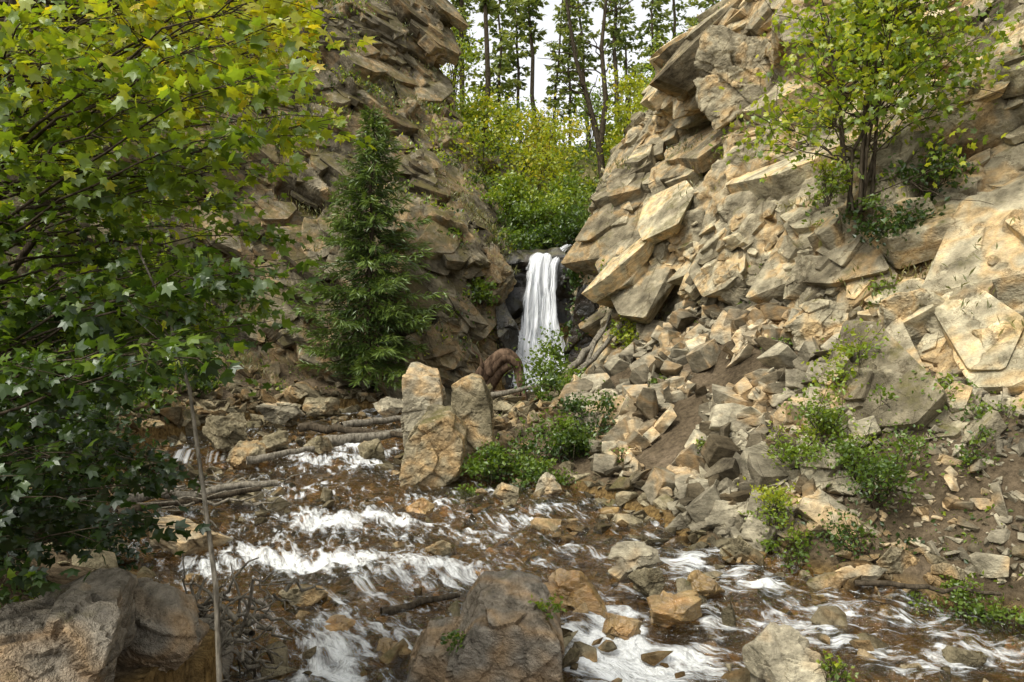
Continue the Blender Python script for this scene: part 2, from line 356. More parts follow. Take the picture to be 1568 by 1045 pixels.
def hullboulder(name,pts,seed,mat,det=.6):
    pts=np.array(pts,float); c=(pts.max(0)+pts.min(0))/2; bm=bmesh.new()
    for p in pts-c: bm.verts.new(p)
    bmesh.ops.convex_hull(bm,input=bm.verts); bmesh.ops.recalc_face_normals(bm,faces=bm.faces); bm.normal_update()
    n=[];d=[]
    for f in bm.faces:
        v=np.array(f.normal[:]); k=float(v@np.array(f.verts[0].co[:]))
        if k<0: v,k=-v,-k
        n.append(v);d.append(max(k,.02))
    bm.free(); n=np.array(n);d=np.array(d); D,F=ICO[6]; p=50
    q=np.clip(D@n.T,0,None)/d; rad=1/((q**p).sum(1)**(1/p)); V=D*rad[:,None]
    return rockify(name,V,F,c,(pts.max(0)-pts.min(0)).mean()/2,(.3,.2,seed),seed,mat,det)
def two(front,yf,back,yb): return [(x,yf,z) for x,z in front]+[(x,yb,z) for x,z in back]
hullboulder('boulder',two([(-1.86,2.02),(-1.20,1.86),(-1.02,.7),(-1.8,.6)],13.35,[(-1.72,2.26),(-1.3,2.10),(-1.05,.7),(-1.85,.6)],14.1),3,M_talus)
hullboulder('boulder',two([(-1.66,1.0),(-1.40,1.32),(-1.02,1.38),(-.76,1.05),(-.85,.6),(-1.15,.25),(-1.75,.25)],12.25,[(-1.62,1.15),(-1.38,1.50),(-.98,1.58),(-.74,1.2),(-.8,.3),(-1.7,.3)],13.1),5,M_boul)
hullboulder('boulder',two([(-1.02,1.78),(-.74,1.98),(-.52,1.95),(-.34,1.5),(-.34,.45),(-.95,.4)],13.05,[(-1.0,1.85),(-.7,2.05),(-.5,2.0),(-.33,1.5),(-.33,.4),(-.95,.4)],13.9),8,M_boul)
hullboulder('boulder',two([(-.45,.22),(-.28,.50),(.20,.52),(.37,.3),(.38,-.25),(-.45,-.25)],5.75,[(-.42,.44),(-.24,.71),(.0,.75),(.25,.70),(.38,.44),(.38,-.2),(-.42,-.2)],6.55),11,M_grey)
hullboulder('boulder',two([(-.78,.05),(-.70,.26),(-.45,.30),(-.40,-.2),(-.8,-.2)],5.85,[(-.76,.2),(-.66,.36),(-.42,.40),(-.4,-.2),(-.8,-.2)],6.4),14,M_grey)
B=[
 ('boulder',2.05,5.95,.08,.38,.34,.42,M_talus,6),
 ('boulder',-2.30,3.9,.93,.56,.5,.48,M_grey,6),('boulder',-2.20,4.7,.80,.42,.3,.38,M_grey,6),
 ('rock',1.33,8.4,.33,.32,.26,.28,M_talus,5),('rock',.50,7.65,.16,.40,.26,.24,M_bed,5),('rock',1.5,7.35,.08,.26,.22,.17,M_bed,5),
 ('rock',1.85,7.8,.16,.24,.2,.16,M_bed,5),('rock',1.38,8.0,.17,.2,.18,.15,M_boul,5),('rock',2.3,11,.62,.32,.26,.26,M_talus,5),('rock',3.0,10.8,.75,.24,.22,.30,M_talus,5),
 ('rock',2.6,9.75,.42,.46,.3,.30,M_talus,5),('rock',2.55,9.0,.2,.30,.22,.18,M_boul,5),('rock',2.12,9.9,.3,.24,.2,.18,M_talus,5),('rock',2.95,9.05,.32,.22,.2,.26,M_talus,5),
 ('rock',-3.75,9.2,.33,.44,.3,.2,M_talus,5),('rock',-4.6,13.6,.62,.38,.3,.32,M_boul,5),('rock',-5.2,14.5,.9,.4,.35,.4,M_boul,5),('rock',-3.75,11.3,.4,.3,.25,.2,M_boul,5),
 ('rock',-3.4,14.2,.7,.3,.25,.22,M_boul,5),('rock',-4.35,14.4,.75,.35,.25,.2,M_boul,5),('rock',-2.6,17,1.15,.38,.3,.28,M_talus,5),('rock',-5.1,17.6,1.05,.5,.4,.25,M_talus,5),
 ('rock',-4.4,18.6,1.05,.45,.4,.25,M_boul,5),('rock',-2.4,13.9,.65,.3,.25,.2,M_boul,5),('rock',-1.2,10.7,.36,.22,.2,.14,M_bed,5),('rock',-.1,11.4,.42,.2,.18,.16,M_boul,5),
 ('rock',-.85,8.9,.25,.16,.15,.12,M_boul,5),('rock',.5,11.6,.48,.24,.2,.2,M_talus,5),('rock',3.55,8.1,.2,.28,.2,.16,M_talus,5),('rock',4.0,8.3,.32,.3,.25,.18,M_boul,5),('rock',-.15,7.3,.08,.22,.18,.16,M_boul,5),('rock',.95,7.05,.05,.2,.18,.16,M_bed,5),
 ('rock',-1.55,7.0,.05,.22,.2,.15,M_bed,5),('rock',-2.0,7.6,.12,.25,.2,.16,M_boul,5),('rock',-1.0,6.6,.0,.16,.15,.12,M_bed,5),
 ('rock',1.5,19.2,1.6,.4,.4,.3,M_boul,5),('rock',1.1,18.2,1.5,.4,.35,.3,M_boul,5),('rock',-.75,18.7,1.25,.42,.35,.42,M_left,5),('rock',-.2,18.3,1.15,.35,.3,.25,M_boul,5),
 ('boulder',5.2,15.6,4.7,.75,.6,.62,M_right,6),('boulder',5.2,13.2,3.3,.85,.6,.95,M_right,6),('boulder',4.3,15.5,3.7,.55,.5,.45,M_right,6),('boulder',4.7,12.2,2.9,.5,.4,.45,M_right,6),('boulder',5.6,11.0,2.9,.6,.5,.5,M_right,6),
 ('rock_outcrop',5.2,18.2,8.6,1.1,1.2,1.15,M_right,6),('rock_outcrop',4.75,20.2,9.6,.85,1.0,.9,M_right,6),('rock_outcrop',6.3,16.9,9.0,1.0,1.2,1.6,M_right,6),
 ('rock_outcrop',-.55,22.2,4.2,.75,.7,1.0,M_left,6),('rock_outcrop',-1.6,21.4,2.6,.8,.7,1.5,M_left,6),
 ('wet_shade_outcrop',2.0,22.1,2.6,.55,.6,1.8,M_wet,6),('wet_shade_outcrop',-.35,22.5,1.9,.55,.5,1.5,M_wet,6),('wet_shade_outcrop',-.15,22.0,2.9,.35,.4,.8,M_wet,6),('wet_shade_outcrop',1.75,23.2,4.6,.4,.5,.7,M_wet,5)]  # wet rock; dark colour of the pair left of the falls paints recess shade
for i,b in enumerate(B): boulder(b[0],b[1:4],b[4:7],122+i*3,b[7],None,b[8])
print('boulders',time.time()-T0)
# ---------------------------------------------------------------- scattered rocks
def hull(seed,n=13):
    r=np.random.default_rng(seed); bm=bmesh.new()
    p=r.uniform(-1,1,(n,3)); p/=np.maximum(1,np.linalg.norm(p,axis=1,keepdims=True)*.85)
    for q in p: bm.verts.new(q)
    bmesh.ops.convex_hull(bm,input=bm.verts)
    bmesh.ops.delete(bm,geom=[v for v in bm.verts if not v.link_faces],context='VERTS')
    bmesh.ops.triangulate(bm,faces=bm.faces)
    bmesh.ops.bevel(bm,geom=bm.edges,offset=.045,segments=1,affect='EDGES')
    bmesh.ops.triangulate(bm,faces=bm.faces)
    bm.verts.index_update()
    V=np.array([v.co[:] for v in bm.verts]);F=np.array([[v.index for v in f.verts] for f in bm.faces]);bm.free(); return V,F
HB=[hull(i,9+i%5) for i in range(22)]
PB=[polyrock(3,900+i,10,34) for i in range(12)]
def scatter(name,P,size,flat,mat,bases,tiltstd=.35,cavr=(.25,.95),lean=(0,0)):
    n=len(P); which=rng.integers(0,len(bases),n); Vs=[];Fs=[];Cs=[];off=0
    for k in range(n):
        V,F=bases[which[k]]
        s=size[k]*np.array([rng.uniform(.8,1.5),rng.uniform(.55,1.0),flat*rng.uniform(.5,1.5)])
        R=rotm((rng.normal()*tiltstd+lean[0],rng.normal()*tiltstd+lean[1],0))@rotm((0,0,rng.uniform(0,6.28)))
        Vs.append((V*s)@R.T+P[k]); Fs.append(F+off); off+=len(V); Cs.append(np.full(len(V),rng.uniform(*cavr)))
    return mk(name,np.concatenate(Vs),np.concatenate(Fs),mat,False,{'cav':np.concatenate(Cs)})
def inpoly(poly,n,r=rng):
    poly=np.array(poly,float); lo=poly.min(0);hi=poly.max(0); out=[]
    tot=0
    while tot<n:
        q=r.uniform(lo,hi,(n*2,2)); q=q[sdf(q[:,0],q[:,1],poly)<0]; out.append(q); tot+=len(q)
    return np.concatenate(out)[:n]
TP=[(2.2,20.6),(3.0,19.8),(4.3,17),(5.0,14),(5.4,12),(4.9,10.6),(4.2,9.6),(3.6,8.9),(2.7,9.0),(2.1,10.3),(1.3,12.2),(1.2,13.6),(1.3,16),(1.2,18),(1.7,19.5)]
q=inpoly(TP,5600); q=q[fbm(np.column_stack([q*.9,q[:,0]*0]),3,611)<.57]; sz=np.clip(rng.lognormal(-2.5,.5,len(q)),.035,.28)
P=np.column_stack([q,gh(q[:,0],q[:,1])+sz*.35+.03])
scatter('talus_rocks',P,sz*1.3,.5,M_talus,HB+PR_[:8],.6,(.0,1),(0,-.35))
q=inpoly(TP,90); sz=rng.uniform(.18,.36,len(q))
P=np.column_stack([q,gh(q[:,0],q[:,1])+sz*.45])
scatter('talus_slabs',P,sz*1.1,.35,M_talus,PR_,.5,(.2,.9),(0,-.35))
q=inpoly([(4,9.4),(5,11.4),(6.4,9.8),(8,7.4),(9,6),(6.5,6.6),(4.6,7.8),(3.6,8.7)],1900); sz=np.clip(rng.lognormal(-3.1,.55,len(q)),.02,.20)
scatter('slope_stones',np.column_stack([q,gh(q[:,0],q[:,1])+sz*.2]),sz,.6,M_talus,HB,.5,(.1,.9))
e=[];CPs=CP[3:31]
for i in range(len(CPs)-1):
    L=np.linalg.norm(CPs[i+1]-CPs[i]); k=int(L*36)
    tt=rng.uniform(0,1,(k,1)); e.append(CPs[i]+(CPs[i+1]-CPs[i])*tt+rng.normal(0,.3,(k,2)))
q=np.concatenate(e); sz=np.clip(rng.lognormal(-2.5,.5,len(q)),.04,.26)
scatter('bank_stones',np.column_stack([q,gh(q[:,0],q[:,1])+sz*.2]),sz,.55,M_boul,HB,.35,(.1,.9))
q=inpoly(CP,3800); q=q[(q[:,1]>5)&(q[:,0]<7)]; sz=np.clip(rng.lognormal(-2.6,.45,len(q)),.03,.2)
scatter('creek_stones',np.column_stack([q,gh(q[:,0],q[:,1])+sz*.1]),sz,.6,M_bed,PB[:6]+HB,.3)
q=inpoly(CP,1150); q=q[(q[:,1]>6.0)&(q[:,0]<6)&(fbm(np.column_stack([q,q[:,0]*0])*.8,2,88)>.45)]; sz=np.clip(rng.lognormal(-2.35,.45,len(q)),.05,.26)
scatter('creek_rocks',np.column_stack([q,wz(q[:,0],q[:,1])-sz*.05]),sz,.6,M_boul,HB+PB[:4],.3,(.0,.6))
q=inpoly([(-6,19.6),(-3,20.6),(-1,21.2),(-1,20.3),(-4,19.4),(-5.4,17.6),(-6.6,14.5),(-7.8,14),(-7.6,17.5)],480); sz=np.clip(rng.lognormal(-2,.5,len(q)),.06,.4)
scatter('bank_rocks',np.column_stack([q,gh(q[:,0],q[:,1])+sz*.2]),sz,.55,M_boul,HB,.4,(.1,.8))
q=inpoly([(-1.2,16.5),(-.4,18.3),(.6,20),(1.5,21.2),(2,19.5),(1.2,17),(1,14),(.3,13.4),(-.6,13.2),(-1.3,14.5)],420); sz=np.clip(rng.lognormal(-2.2,.5,len(q)),.05,.35)
scatter('bank_rocks',np.column_stack([q,gh(q[:,0],q[:,1])+sz*.2]),sz,.55,M_boul,HB,.4,(.05,.8))
print('scatter',time.time()-T0)
# ---------------------------------------------------------------- water
wx=np.arange(-7.2,12,.045); wy=np.concatenate([np.arange(2.8,12,.04),np.arange(12,23.4,.06)])
X,Y=np.meshgrid(wx,wy,indexing='ij')
S=sdf(X,Y)
CL=np.array([(.8,23),(-1.2,20.3),(-3.6,17.5),(-3.6,14.5),(-2.6,12),(-1.6,9.8),(-.9,8.3),(.2,7.0),(2,6.3),(5,5.6),(12,4.5)])
bs=np.full(X.shape,1e9);fs=np.zeros(X.shape);ft=np.zeros(X.shape);acc=0
for i in range(len(CL)-1):
    a=CL[i];e=CL[i+1]-a;L=np.linalg.norm(e); tt=np.clip(((X-a[0])*e[0]+(Y-a[1])*e[1])/L**2,0,1)
    dx=X-a[0]-tt*e[0];dy=Y-a[1]-tt*e[1];d=np.hypot(dx,dy); m=d<bs
    sg=np.sign(e[0]*dy-e[1]*dx); bs=np.where(m,d,bs); fs=np.where(m,acc+tt*L,fs); ft=np.where(m,sg*d,ft); acc+=L
FB=[(.8,22.2,1.2,.9,1.2),(-.6,20.6,.7,.4,.5),(-3.7,19.5,.8,.15,.8),(-3.95,14.1,.35,.45,1.2),(-2.8,13.9,.5,.6,1.2),(-3.4,11.9,.5,.3,.8),(-2.1,10.4,.8,.45,1.15),(-1.4,10.2,.5,.3,.9),(-2.2,8.8,.8,.5,1.1),(-1.3,8.4,.6,.5,.9),
(-1.4,6.6,.7,.5,.9),(-1.9,6.1,.3,.4,.7),(-3.1,9.3,.4,.4,.8),(-4.0,8.0,.35,.3,1),(1.1,6.5,.7,.3,1.4),(.75,6.9,.4,.3,1.2),(1.6,6.3,.6,.25,1.1),(1.0,7.5,.18,.4,1.4),(2.05,8.8,.5,.2,.9),(2.4,8.1,.8,.25,.8),(2.8,7.2,.8,.3,.6),
(3.6,6.8,.8,.25,.5),(.3,10.6,.9,.25,.5),(-.4,9.6,.8,.3,.55),(.8,9.2,.6,.2,.5),(-.5,12.0,.5,.2,.5),(-1.0,11.4,.5,.2,.5)]
foam=np.full(X.shape,.11)
wq=np.stack([X*1.2,Y*1.2,X*0],-1).reshape(-1,3)
jx=(fbm(wq,3,501)-.5).reshape(X.shape)*1.6; jy=(fbm(wq,3,511)-.5).reshape(X.shape)*1.3
for x0,y0,rx,ry,s in FB: foam+=s*np.exp(-((X+jx-x0)/rx)**2-((Y+jy-y0)/ry)**2)
gy=np.gradient(wz(X,Y),axis=1)/np.gradient(Y,axis=1); foam+=np.clip(gy-.06,0,.3)*1.2
foam*=.45+1.1*fbm(np.stack([X*2.2,Y*2.2,X*0],-1).reshape(-1,3),2,533).reshape(X.shape)
foam=np.clip(foam,0,1.3)
pp=np.stack([fs*1.1+.35*np.sin(ft*2),ft*2.6,fs*0],-1).reshape(-1,3)
n=(fbm(pp,4,77)-.5).reshape(X.shape); n2=(fbm(np.stack([X*5,Y*5,X*0],-1).reshape(-1,3),3,78)-.5).reshape(X.shape)
Z=wz(X,Y)+n*(.14+.16*foam)+n2*(.09+.08*foam)
V=np.stack([X,Y,Z],-1).reshape(-1,3); F=gridF(len(wx),len(wy))
keep=(S.ravel()[F]<.35).all(1); F=F[keep]; u,inv=np.unique(F,return_inverse=True); F=inv.reshape(F.shape)
mw=bpy.data.materials.new('creek_water'); t=NT(mw)
fl=t.n('ShaderNodeAttribute',attribute_name='flow').outputs['Vector']; fo=t.n('ShaderNodeAttribute',attribute_name='foam').outputs['Fac']
pos=t.n('ShaderNodeNewGeometry').outputs['Position']
st=t.noise(fl,1.9,5,.7,1.3); st2=t.noise(fl,6,3,.6,.6); rp=t.noise(pos,8,3,.65,.5)
bp=t.n('ShaderNodeBump',{'Height':t.math('ADD',rp,st),'Strength':.7,'Distance':.15}).outputs[0]
fr=t.n('ShaderNodeFresnel',{'IOR':1.34,'Normal':bp}).outputs[0]
tr=t.n('ShaderNodeBsdfTransparent',{'Color':(.90,.77,.52,1)}).outputs[0]
dk=t.n('ShaderNodeBsdfDiffuse',{'Color':(.10,.075,.03,1)}).outputs[0]
body=t.n('ShaderNodeMixShader',{0:.08,1:tr,2:dk}).outputs[0]
gl=t.n('ShaderNodeBsdfGlossy',{'Color':(.9,.95,1,1),'Roughness':.08,'Normal':bp}).outputs[0]
w=t.n('ShaderNodeMixShader',{0:t.math('MINIMUM',t.math('MULTIPLY',fr,1.3),1.0),1:body,2:gl}).outputs[0]
ff=t.math('ADD',t.math('MULTIPLY',fo,.42),t.math('ADD',t.math('MULTIPLY',st,1.4),t.math('MULTIPLY',st2,.8)))
ff=t.ramp(t.math('SUBTRACT',ff,.62),[(.64,0.0),(.80,.40),(1.0,.95)])
fd=t.n('ShaderNodeBsdfDiffuse',{'Color':(.80,.81,.78,1),'Normal':bp}).outputs[0]
t.out(t.n('ShaderNodeMixShader',{0:ff,1:w,2:fd}).outputs[0])
flow=np.stack([fs*.9,ft*2.3,fs*0],-1).reshape(-1,3)
mk('creek_water',V[u],F,mw,True,{'foam':foam.ravel()[u],'flow':flow[u]})
mf=bpy.data.materials.new('waterfall_water'); t=NT(mf)
fl=t.n('ShaderNodeAttribute',attribute_name='flow').outputs['Vector']; ed=t.n('ShaderNodeAttribute',attribute_name='foam').outputs['Fac']
a=t.noise(fl,1.0,5,.65,.8)
al=t.math('ADD',t.math('MULTIPLY',a,1.7),ed)
al=t.ramp(t.math('SUBTRACT',al,.30),[(.42,0.0),(.62,.75),(.85,1.0)])
colw=t.ramp(a,[(.32,(.60,.63,.65)),(.58,(.92,.93,.93))])
d=t.n('ShaderNodeBsdfDiffuse',{'Color':colw}).outputs[0]; tl=t.n('ShaderNodeBsdfTranslucent',{'Color':(.85,.88,.9,1)}).outputs[0]
d=t.n('ShaderNodeMixShader',{0:.3,1:d,2:tl}).outputs[0]
tp=t.n('ShaderNodeBsdfTransparent').outputs[0]
t.out(t.n('ShaderNodeMixShader',{0:al,1:tp,2:d}).outputs[0])
wf=empty('waterfall')
def curtain(nm,pts,seed,ex=0.0):
    nu,nv=60,170; A=cr(np.array(pts,float),np.linspace(0,len(pts)-1,nv)); U=np.linspace(-1,1,nu)[:,None]
    f=np.linspace(0,1,nv)[None]; x=A[None,:,0]+U*A[None,:,1]; yy=A[None,:,2]+U*0; zz=A[None,:,3]+U*0
    q=np.stack([U*4+f*0,zz*.5,U*0+f*0+seed],-1).reshape(-1,3)
    n=(fbm(q,3,seed)-.5).reshape(x.shape); q2=np.stack([x*2,zz*1.6,x*0],-1).reshape(-1,3); n2=(fbm(q2,3,seed+9)-.5).reshape(x.shape)
    yy=yy+n*.35-(1-U**2)*.15+n2*.25*f; x=x+n2*.35*f+n*.1
    zz=zz+n*.15*(1-f)
    edge=.25-.6*np.abs(U)**2.2+ex+.10*f-.5*np.exp(-f*60)
    flw=np.stack([U*2.2+f*.8+n2*1.4,zz*.75,yy*0+seed],-1).reshape(-1,3)
    mk(nm,np.stack([x,yy,zz],-1).reshape(-1,3),gridF(nu,nv),mf,True,{'foam':edge.ravel(),'flow':flw},wf)
curtain('water_curtain',[(1.0,.34,23.9,5.25),(.85,.36,23.35,5.05),(.78,.40,23.0,4.4),(.75,.54,22.8,3.4),(.75,.80,22.6,2.3),(.8,1.02,22.3,.9)],5,.08)
curtain('water_strand',[(.75,.22,23.4,5.05),(.60,.26,22.9,4.3),(.50,.36,22.6,3.2),(.5,.5,22.4,2.0),(.5,.65,22.1,.95)],15,-.02)
curtain('water_strand_side',[(1.75,.16,24.0,5.5),(1.38,.20,23.6,5.2),(1.15,.18,23.1,4.6),(1.1,.3,22.8,3.4),(1.25,.4,22.5,2.2),(1.3,.5,22.2,.95)],25,-.04)
# ---------------------------------------------------------------- tubes and leaves
def tubes(name,polys,mat,parent=None,ns=6):
    Vs=[];Fs=[];off=0
    ang=np.linspace(0,2*np.pi,ns,endpoint=False)
    for pts,r0,r1 in polys:
        P=np.array(pts,float); n=len(P); T=np.gradient(P,axis=0); T/=np.linalg.norm(T,axis=1,keepdims=True)+1e-9
        ref=np.array([.31,.2,.93]) if abs(T[0,2])<.9 else np.array([1,.1,0])
        A=np.cross(T,ref);A/=np.linalg.norm(A,axis=1,keepdims=True)+1e-9;Bv=np.cross(T,A)
        r=np.linspace(r0,r1,n)[:,None,None]
        R=P[:,None]+r*(A[:,None]*np.cos(ang)[None,:,None]+Bv[:,None]*np.sin(ang)[None,:,None])
        Vs.append(R.reshape(-1,3))
        i=np.arange(n-1)[:,None]*ns; j=np.arange(ns)[None]; k=(j+1)%ns
        Fs.append(np.stack([(i+j),(i+k),(i+ns+k),(i+ns+j)],-1).reshape(-1,4)+off); off+=n*ns
    return mk(name,np.concatenate(Vs),np.concatenate(Fs),mat,True,None,parent)
OV=(np.array([(0,0,0),(.34,.42,.10),(0,1,-.05),(-.34,.42,.10)]),np.array([(0,1,2),(0,2,3)]))
ND=(np.array([(0,0,0),(.10,.5,.03),(0,1,-.05),(-.10,.5,.03)]),np.array([(0,1,2),(0,2,3)]))
_a=np.radians([270,328,358,35,62,90,118,145,182,212]); _r=np.array([.28,.42,.30,.60,.36,.70,.36,.60,.30,.42])
MPb=np.stack([_r*np.cos(_a),.28+_r*np.sin(_a),-.25*_r**2],1)
MP=(np.concatenate([[(0,.28,.03)],MPb]),np.array([(0,1+i,1+(i+1)%10) for i in range(10)]))
def leaves(name,P,size,tint,shape,mat,parent=None,up=.8,D=None,dw=1.0):
    n=len(P); N=rng.normal(size=(n,3)); N/=np.linalg.norm(N,axis=1,keepdims=True); N[:,2]+=up; N/=np.linalg.norm(N,axis=1,keepdims=True)
    R=rng.normal(size=(n,3))
    if D is not None: R=R*.5+D*dw*2
    Vd=R-(R*N).sum(1,keepdims=True)*N; Vd/=np.linalg.norm(Vd,axis=1,keepdims=True)+1e-9; U=np.cross(Vd,N)
    S,F=shape; size=np.broadcast_to(size,(n,))
    V=P[:,None]+size[:,None,None]*(S[None,:,0:1]*U[:,None]+S[None,:,1:2]*Vd[:,None]+S[None,:,2:3]*N[:,None])
    k=len(S); FF=(F[None]+np.arange(n)[:,None,None]*k).reshape(-1,3)
    return mk(name,V.reshape(-1,3),FF,mat,False,{'tint':np.repeat(np.clip(tint,0,1),k)},parent)
def wob(a,b,n,amt,sag=0):
    a=np.array(a,float);b=np.array(b,float);t=np.linspace(0,1,n)[:,None]
    P=a+(b-a)*t; L=np.linalg.norm(b-a); P[1:-1]+=rng.normal(0,amt*L,(n-2,3)); P[:,2]+=sag*L*4*(t*(1-t))[:,0]; return P
def bush(name,base,r,n,size,tint=(.2,.6),clumps=14,shape=OV,mat=None,up=.6,stems=True,cl=.28):
    e=empty(name); base=np.array(base,float); r=np.array(r,float)
    c=base+np.array([0,0,r[2]*.9]); u=rng.normal(size=(clumps,3)); u/=np.linalg.norm(u,axis=1,keepdims=True)
    C=c+u*r*rng.uniform(.35,1.1,(clumps,1))**.6
    k=rng.integers(0,clumps,n); cr_=rng.uniform(.6,1.3,clumps)
    P=C[k]+rng.normal(size=(n,3))*r.mean()*cl*cr_[k][:,None]*np.array([1,1,.75])
    ct=rng.uniform(-.14,.14,clumps)
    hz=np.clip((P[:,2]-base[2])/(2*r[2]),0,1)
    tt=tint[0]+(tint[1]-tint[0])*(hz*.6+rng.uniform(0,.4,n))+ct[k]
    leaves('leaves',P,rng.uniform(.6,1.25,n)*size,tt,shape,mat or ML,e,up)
    if stems:
        pl=[]
        for q in C:
            s=base+rng.normal(0,.08,3)*np.array([1,1,0])*r.mean(); s[2]=base[2]-.1
            P_=wob(s,q,6,.04,.03); w=.006+.010*r.mean(); pl.append((P_,w,w*.3))
            for j in range(5):
                pl.append((wob(P_[3]+(P_[5]-P_[3])*rng.uniform(0,1),q+rng.normal(size=3)*r.mean()*.45,4,.04),w*.4,w*.12))
        tubes('stems',pl,MB,e,4)
    return e
def leftmaple():
    e=empty('maple_tree'); pl=[];LP=[];LT=[];LDr=[]
    trunk=np.array([(-3.6,4.4,.6),(-3.5,4.4,1.6),(-3.35,4.45,2.6),(-3.2,4.5,3.6),(-2.95,4.5,4.6),(-2.7,4.6,5.8)])
    pl.append((trunk,.09,.05))
    pl.append((np.array([(-3.5,4.3,1.9),(-3.0,4.1,2.7),(-2.75,4.0,3.3),(-2.55,4.0,4.1),(-2.4,4.1,5.0)]),.04,.018))
    pl.append((np.array([(-3.4,4.5,2.3),(-3.1,4.9,3.0),(-2.75,5.1,3.7),(-2.2,5.2,4.2),(-1.8,5.2,4.9)]),.03,.012))
    zk=[.9,1.2,1.7,2.3,2.55,2.85,3.1,3.5,3.75,3.95,4.1,4.3,4.6,5.0]
    xk=[-2.5,-2.35,-2.2,-2.25,-1.85,-1.5,-1.35,-1.35,-1.4,-.9,-.95,-1.15,-1.0,-1.0]
    for i in range(215):
        y=rng.uniform(3.3,7.2); zz=rng.uniform(1.2,5.3)
        xm=np.interp(zz,zk,xk)-(.16 if zz>2.8 else 0)
        x=xm-abs(rng.normal(0,.75)) if i%3 else xm-rng.uniform(0,2.2)
        if x<-3.9: x=rng.uniform(-3.6,xm)
        s5=y/5.0; tip=np.array([x*s5,y,2.6+(zz-2.6)*s5])
        if tip[2]<.9: tip[2]=rng.uniform(.9,1.6)
        k=np.interp(tip[2]-.35*abs(tip[0]+3.2),trunk[:,2],np.arange(6)); st=trunk[int(k)]+(trunk[min(int(k)+1,5)]-trunk[int(k)])*(k-int(k))
        mid=st+(tip-st)*.5+np.array([0,0,.15])
        t=np.linspace(0,1,9)[:,None]; P=(1-t)**2*st+2*t*(1-t)*mid+t*t*tip; P[1:]+=rng.normal(0,.022,(8,3))
        L=np.linalg.norm(tip-st); pl.append((P,.004+.0035*L,.002))
        dirm=(tip-st)/L
        for j in range(rng.integers(11,17)):
            f=1-rng.uniform(0,1)**1.3*min(.75,1.4/L); a=P[int(f*7.99)]+(P[min(int(f*7.99)+1,8)]-P[int(f*7.99)])*(f*7.99%1)
            ang=rng.uniform(-1.3,1.3); d=np.array([dirm[0]*math.cos(ang)-dirm[1]*math.sin(ang),dirm[0]*math.sin(ang)+dirm[1]*math.cos(ang),rng.normal(0,.18)])
            d/=np.linalg.norm(d)+1e-6
            l=rng.uniform(.12,.40); b=a+d*l; pl.append((np.array([a,(a+b)/2+rng.normal(0,.01,3),b]),.0025,.0012))
            m=rng.integers(5,10); u=rng.uniform(.25,1.05,(m,1)); q=a+(b-a)*u+rng.normal(0,.035,(m,3)); q[:,2]-=.015
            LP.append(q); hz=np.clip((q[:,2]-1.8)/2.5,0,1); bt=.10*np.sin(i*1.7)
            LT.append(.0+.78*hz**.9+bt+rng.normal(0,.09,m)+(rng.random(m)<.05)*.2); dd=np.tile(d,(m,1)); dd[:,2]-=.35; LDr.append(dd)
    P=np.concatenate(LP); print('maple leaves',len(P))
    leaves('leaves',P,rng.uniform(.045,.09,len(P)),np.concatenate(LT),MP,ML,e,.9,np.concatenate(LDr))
    tubes('trunk_and_branches',pl,MB,e,5)
leftmaple()
e=empty('sapling'); sp=[(-1.98,4.2,3.1),(-1.80,4.15,2.75),(-1.66,4.1,2.35),(-1.55,4.0,1.85),(-1.45,3.9,1.4),(-1.40,3.85,.6)]
pl=[(np.array(sp)[::-1],.015,.005)]; LP=[]
for i in range(9):
    a=np.array(sp[0])+(np.array(sp[2])-np.array(sp[0]))*rng.uniform(0,1); b=a+rng.normal(0,.2,3)+np.array([0,0,.12]); pl.append((wob(a,b,4,.05),.004,.002)); LP.append(b+rng.normal(0,.06,(7,3)))
tubes('stem',pl,MBg,e); P=np.concatenate(LP); leaves('leaves',P,.06,rng.uniform(.3,.6,len(P)),MP,ML,e,1)
print('maple',time.time()-T0)
def spruce(name,base,H,R,nb,seed,leafsz=.16,mat=MS,full=1.0,bare=.06,tint=(0,.8),dens=26,lean=(0,0),ex=.75,irr=(.55,1.2)):
    r=np.random.default_rng(seed); e=empty(name); base=np.array(base,float)
    top=base+np.array([lean[0],lean[1],H]); tr=wob(base-np.array([0,0,.3]),top,8,.006); pl=[(tr,.012*H,.003*H)]
    LP=[];LDs=[];LT=[]
    for i in range(nb):
        f=bare+(1-bare)*(i+.5)/nb; c=np.array([np.interp(f,np.linspace(0,1,8),tr[:,k]) for k in range(3)])
        env=(1-f)**ex*R*r.uniform(*irr)*full*min(1,.55+2.2*(f-bare))+.06
        a=i*2.399+r.normal(0,.6); d=np.array([math.cos(a),math.sin(a),0])
        tip=c+d*env+np.array([0,0,-env*.28+.3*env*f]); t=np.linspace(0,1,6)[:,None]
        P=c+(tip-c)*t; P[:,2]-=.35*env*(t*(1-t))[:,0]*1.2; pl.append((P,.005+.008*env,.003))
        m=int(dens*env/R*2)+6; u=r.uniform(.12,1.05,m); q=c+(tip-c)*u[:,None]; q[:,2]-=.42*env*u*(1-u)
        side=np.array([-d[1],d[0],0]); sd=r.normal(0,1,m)*(.17*env*(1.15-u))+r.normal(0,.02*R,m)
        q=q+side*sd[:,None]; q[:,2]-=np.abs(sd)*.35+r.uniform(0,.04*R,m)
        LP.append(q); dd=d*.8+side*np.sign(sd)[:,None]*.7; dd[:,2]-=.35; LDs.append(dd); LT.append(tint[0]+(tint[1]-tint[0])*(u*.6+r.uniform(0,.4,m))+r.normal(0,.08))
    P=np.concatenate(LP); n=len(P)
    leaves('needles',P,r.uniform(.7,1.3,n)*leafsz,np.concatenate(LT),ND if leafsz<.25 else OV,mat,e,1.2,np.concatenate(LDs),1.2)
    tubes('trunk',pl,MB,e,5)
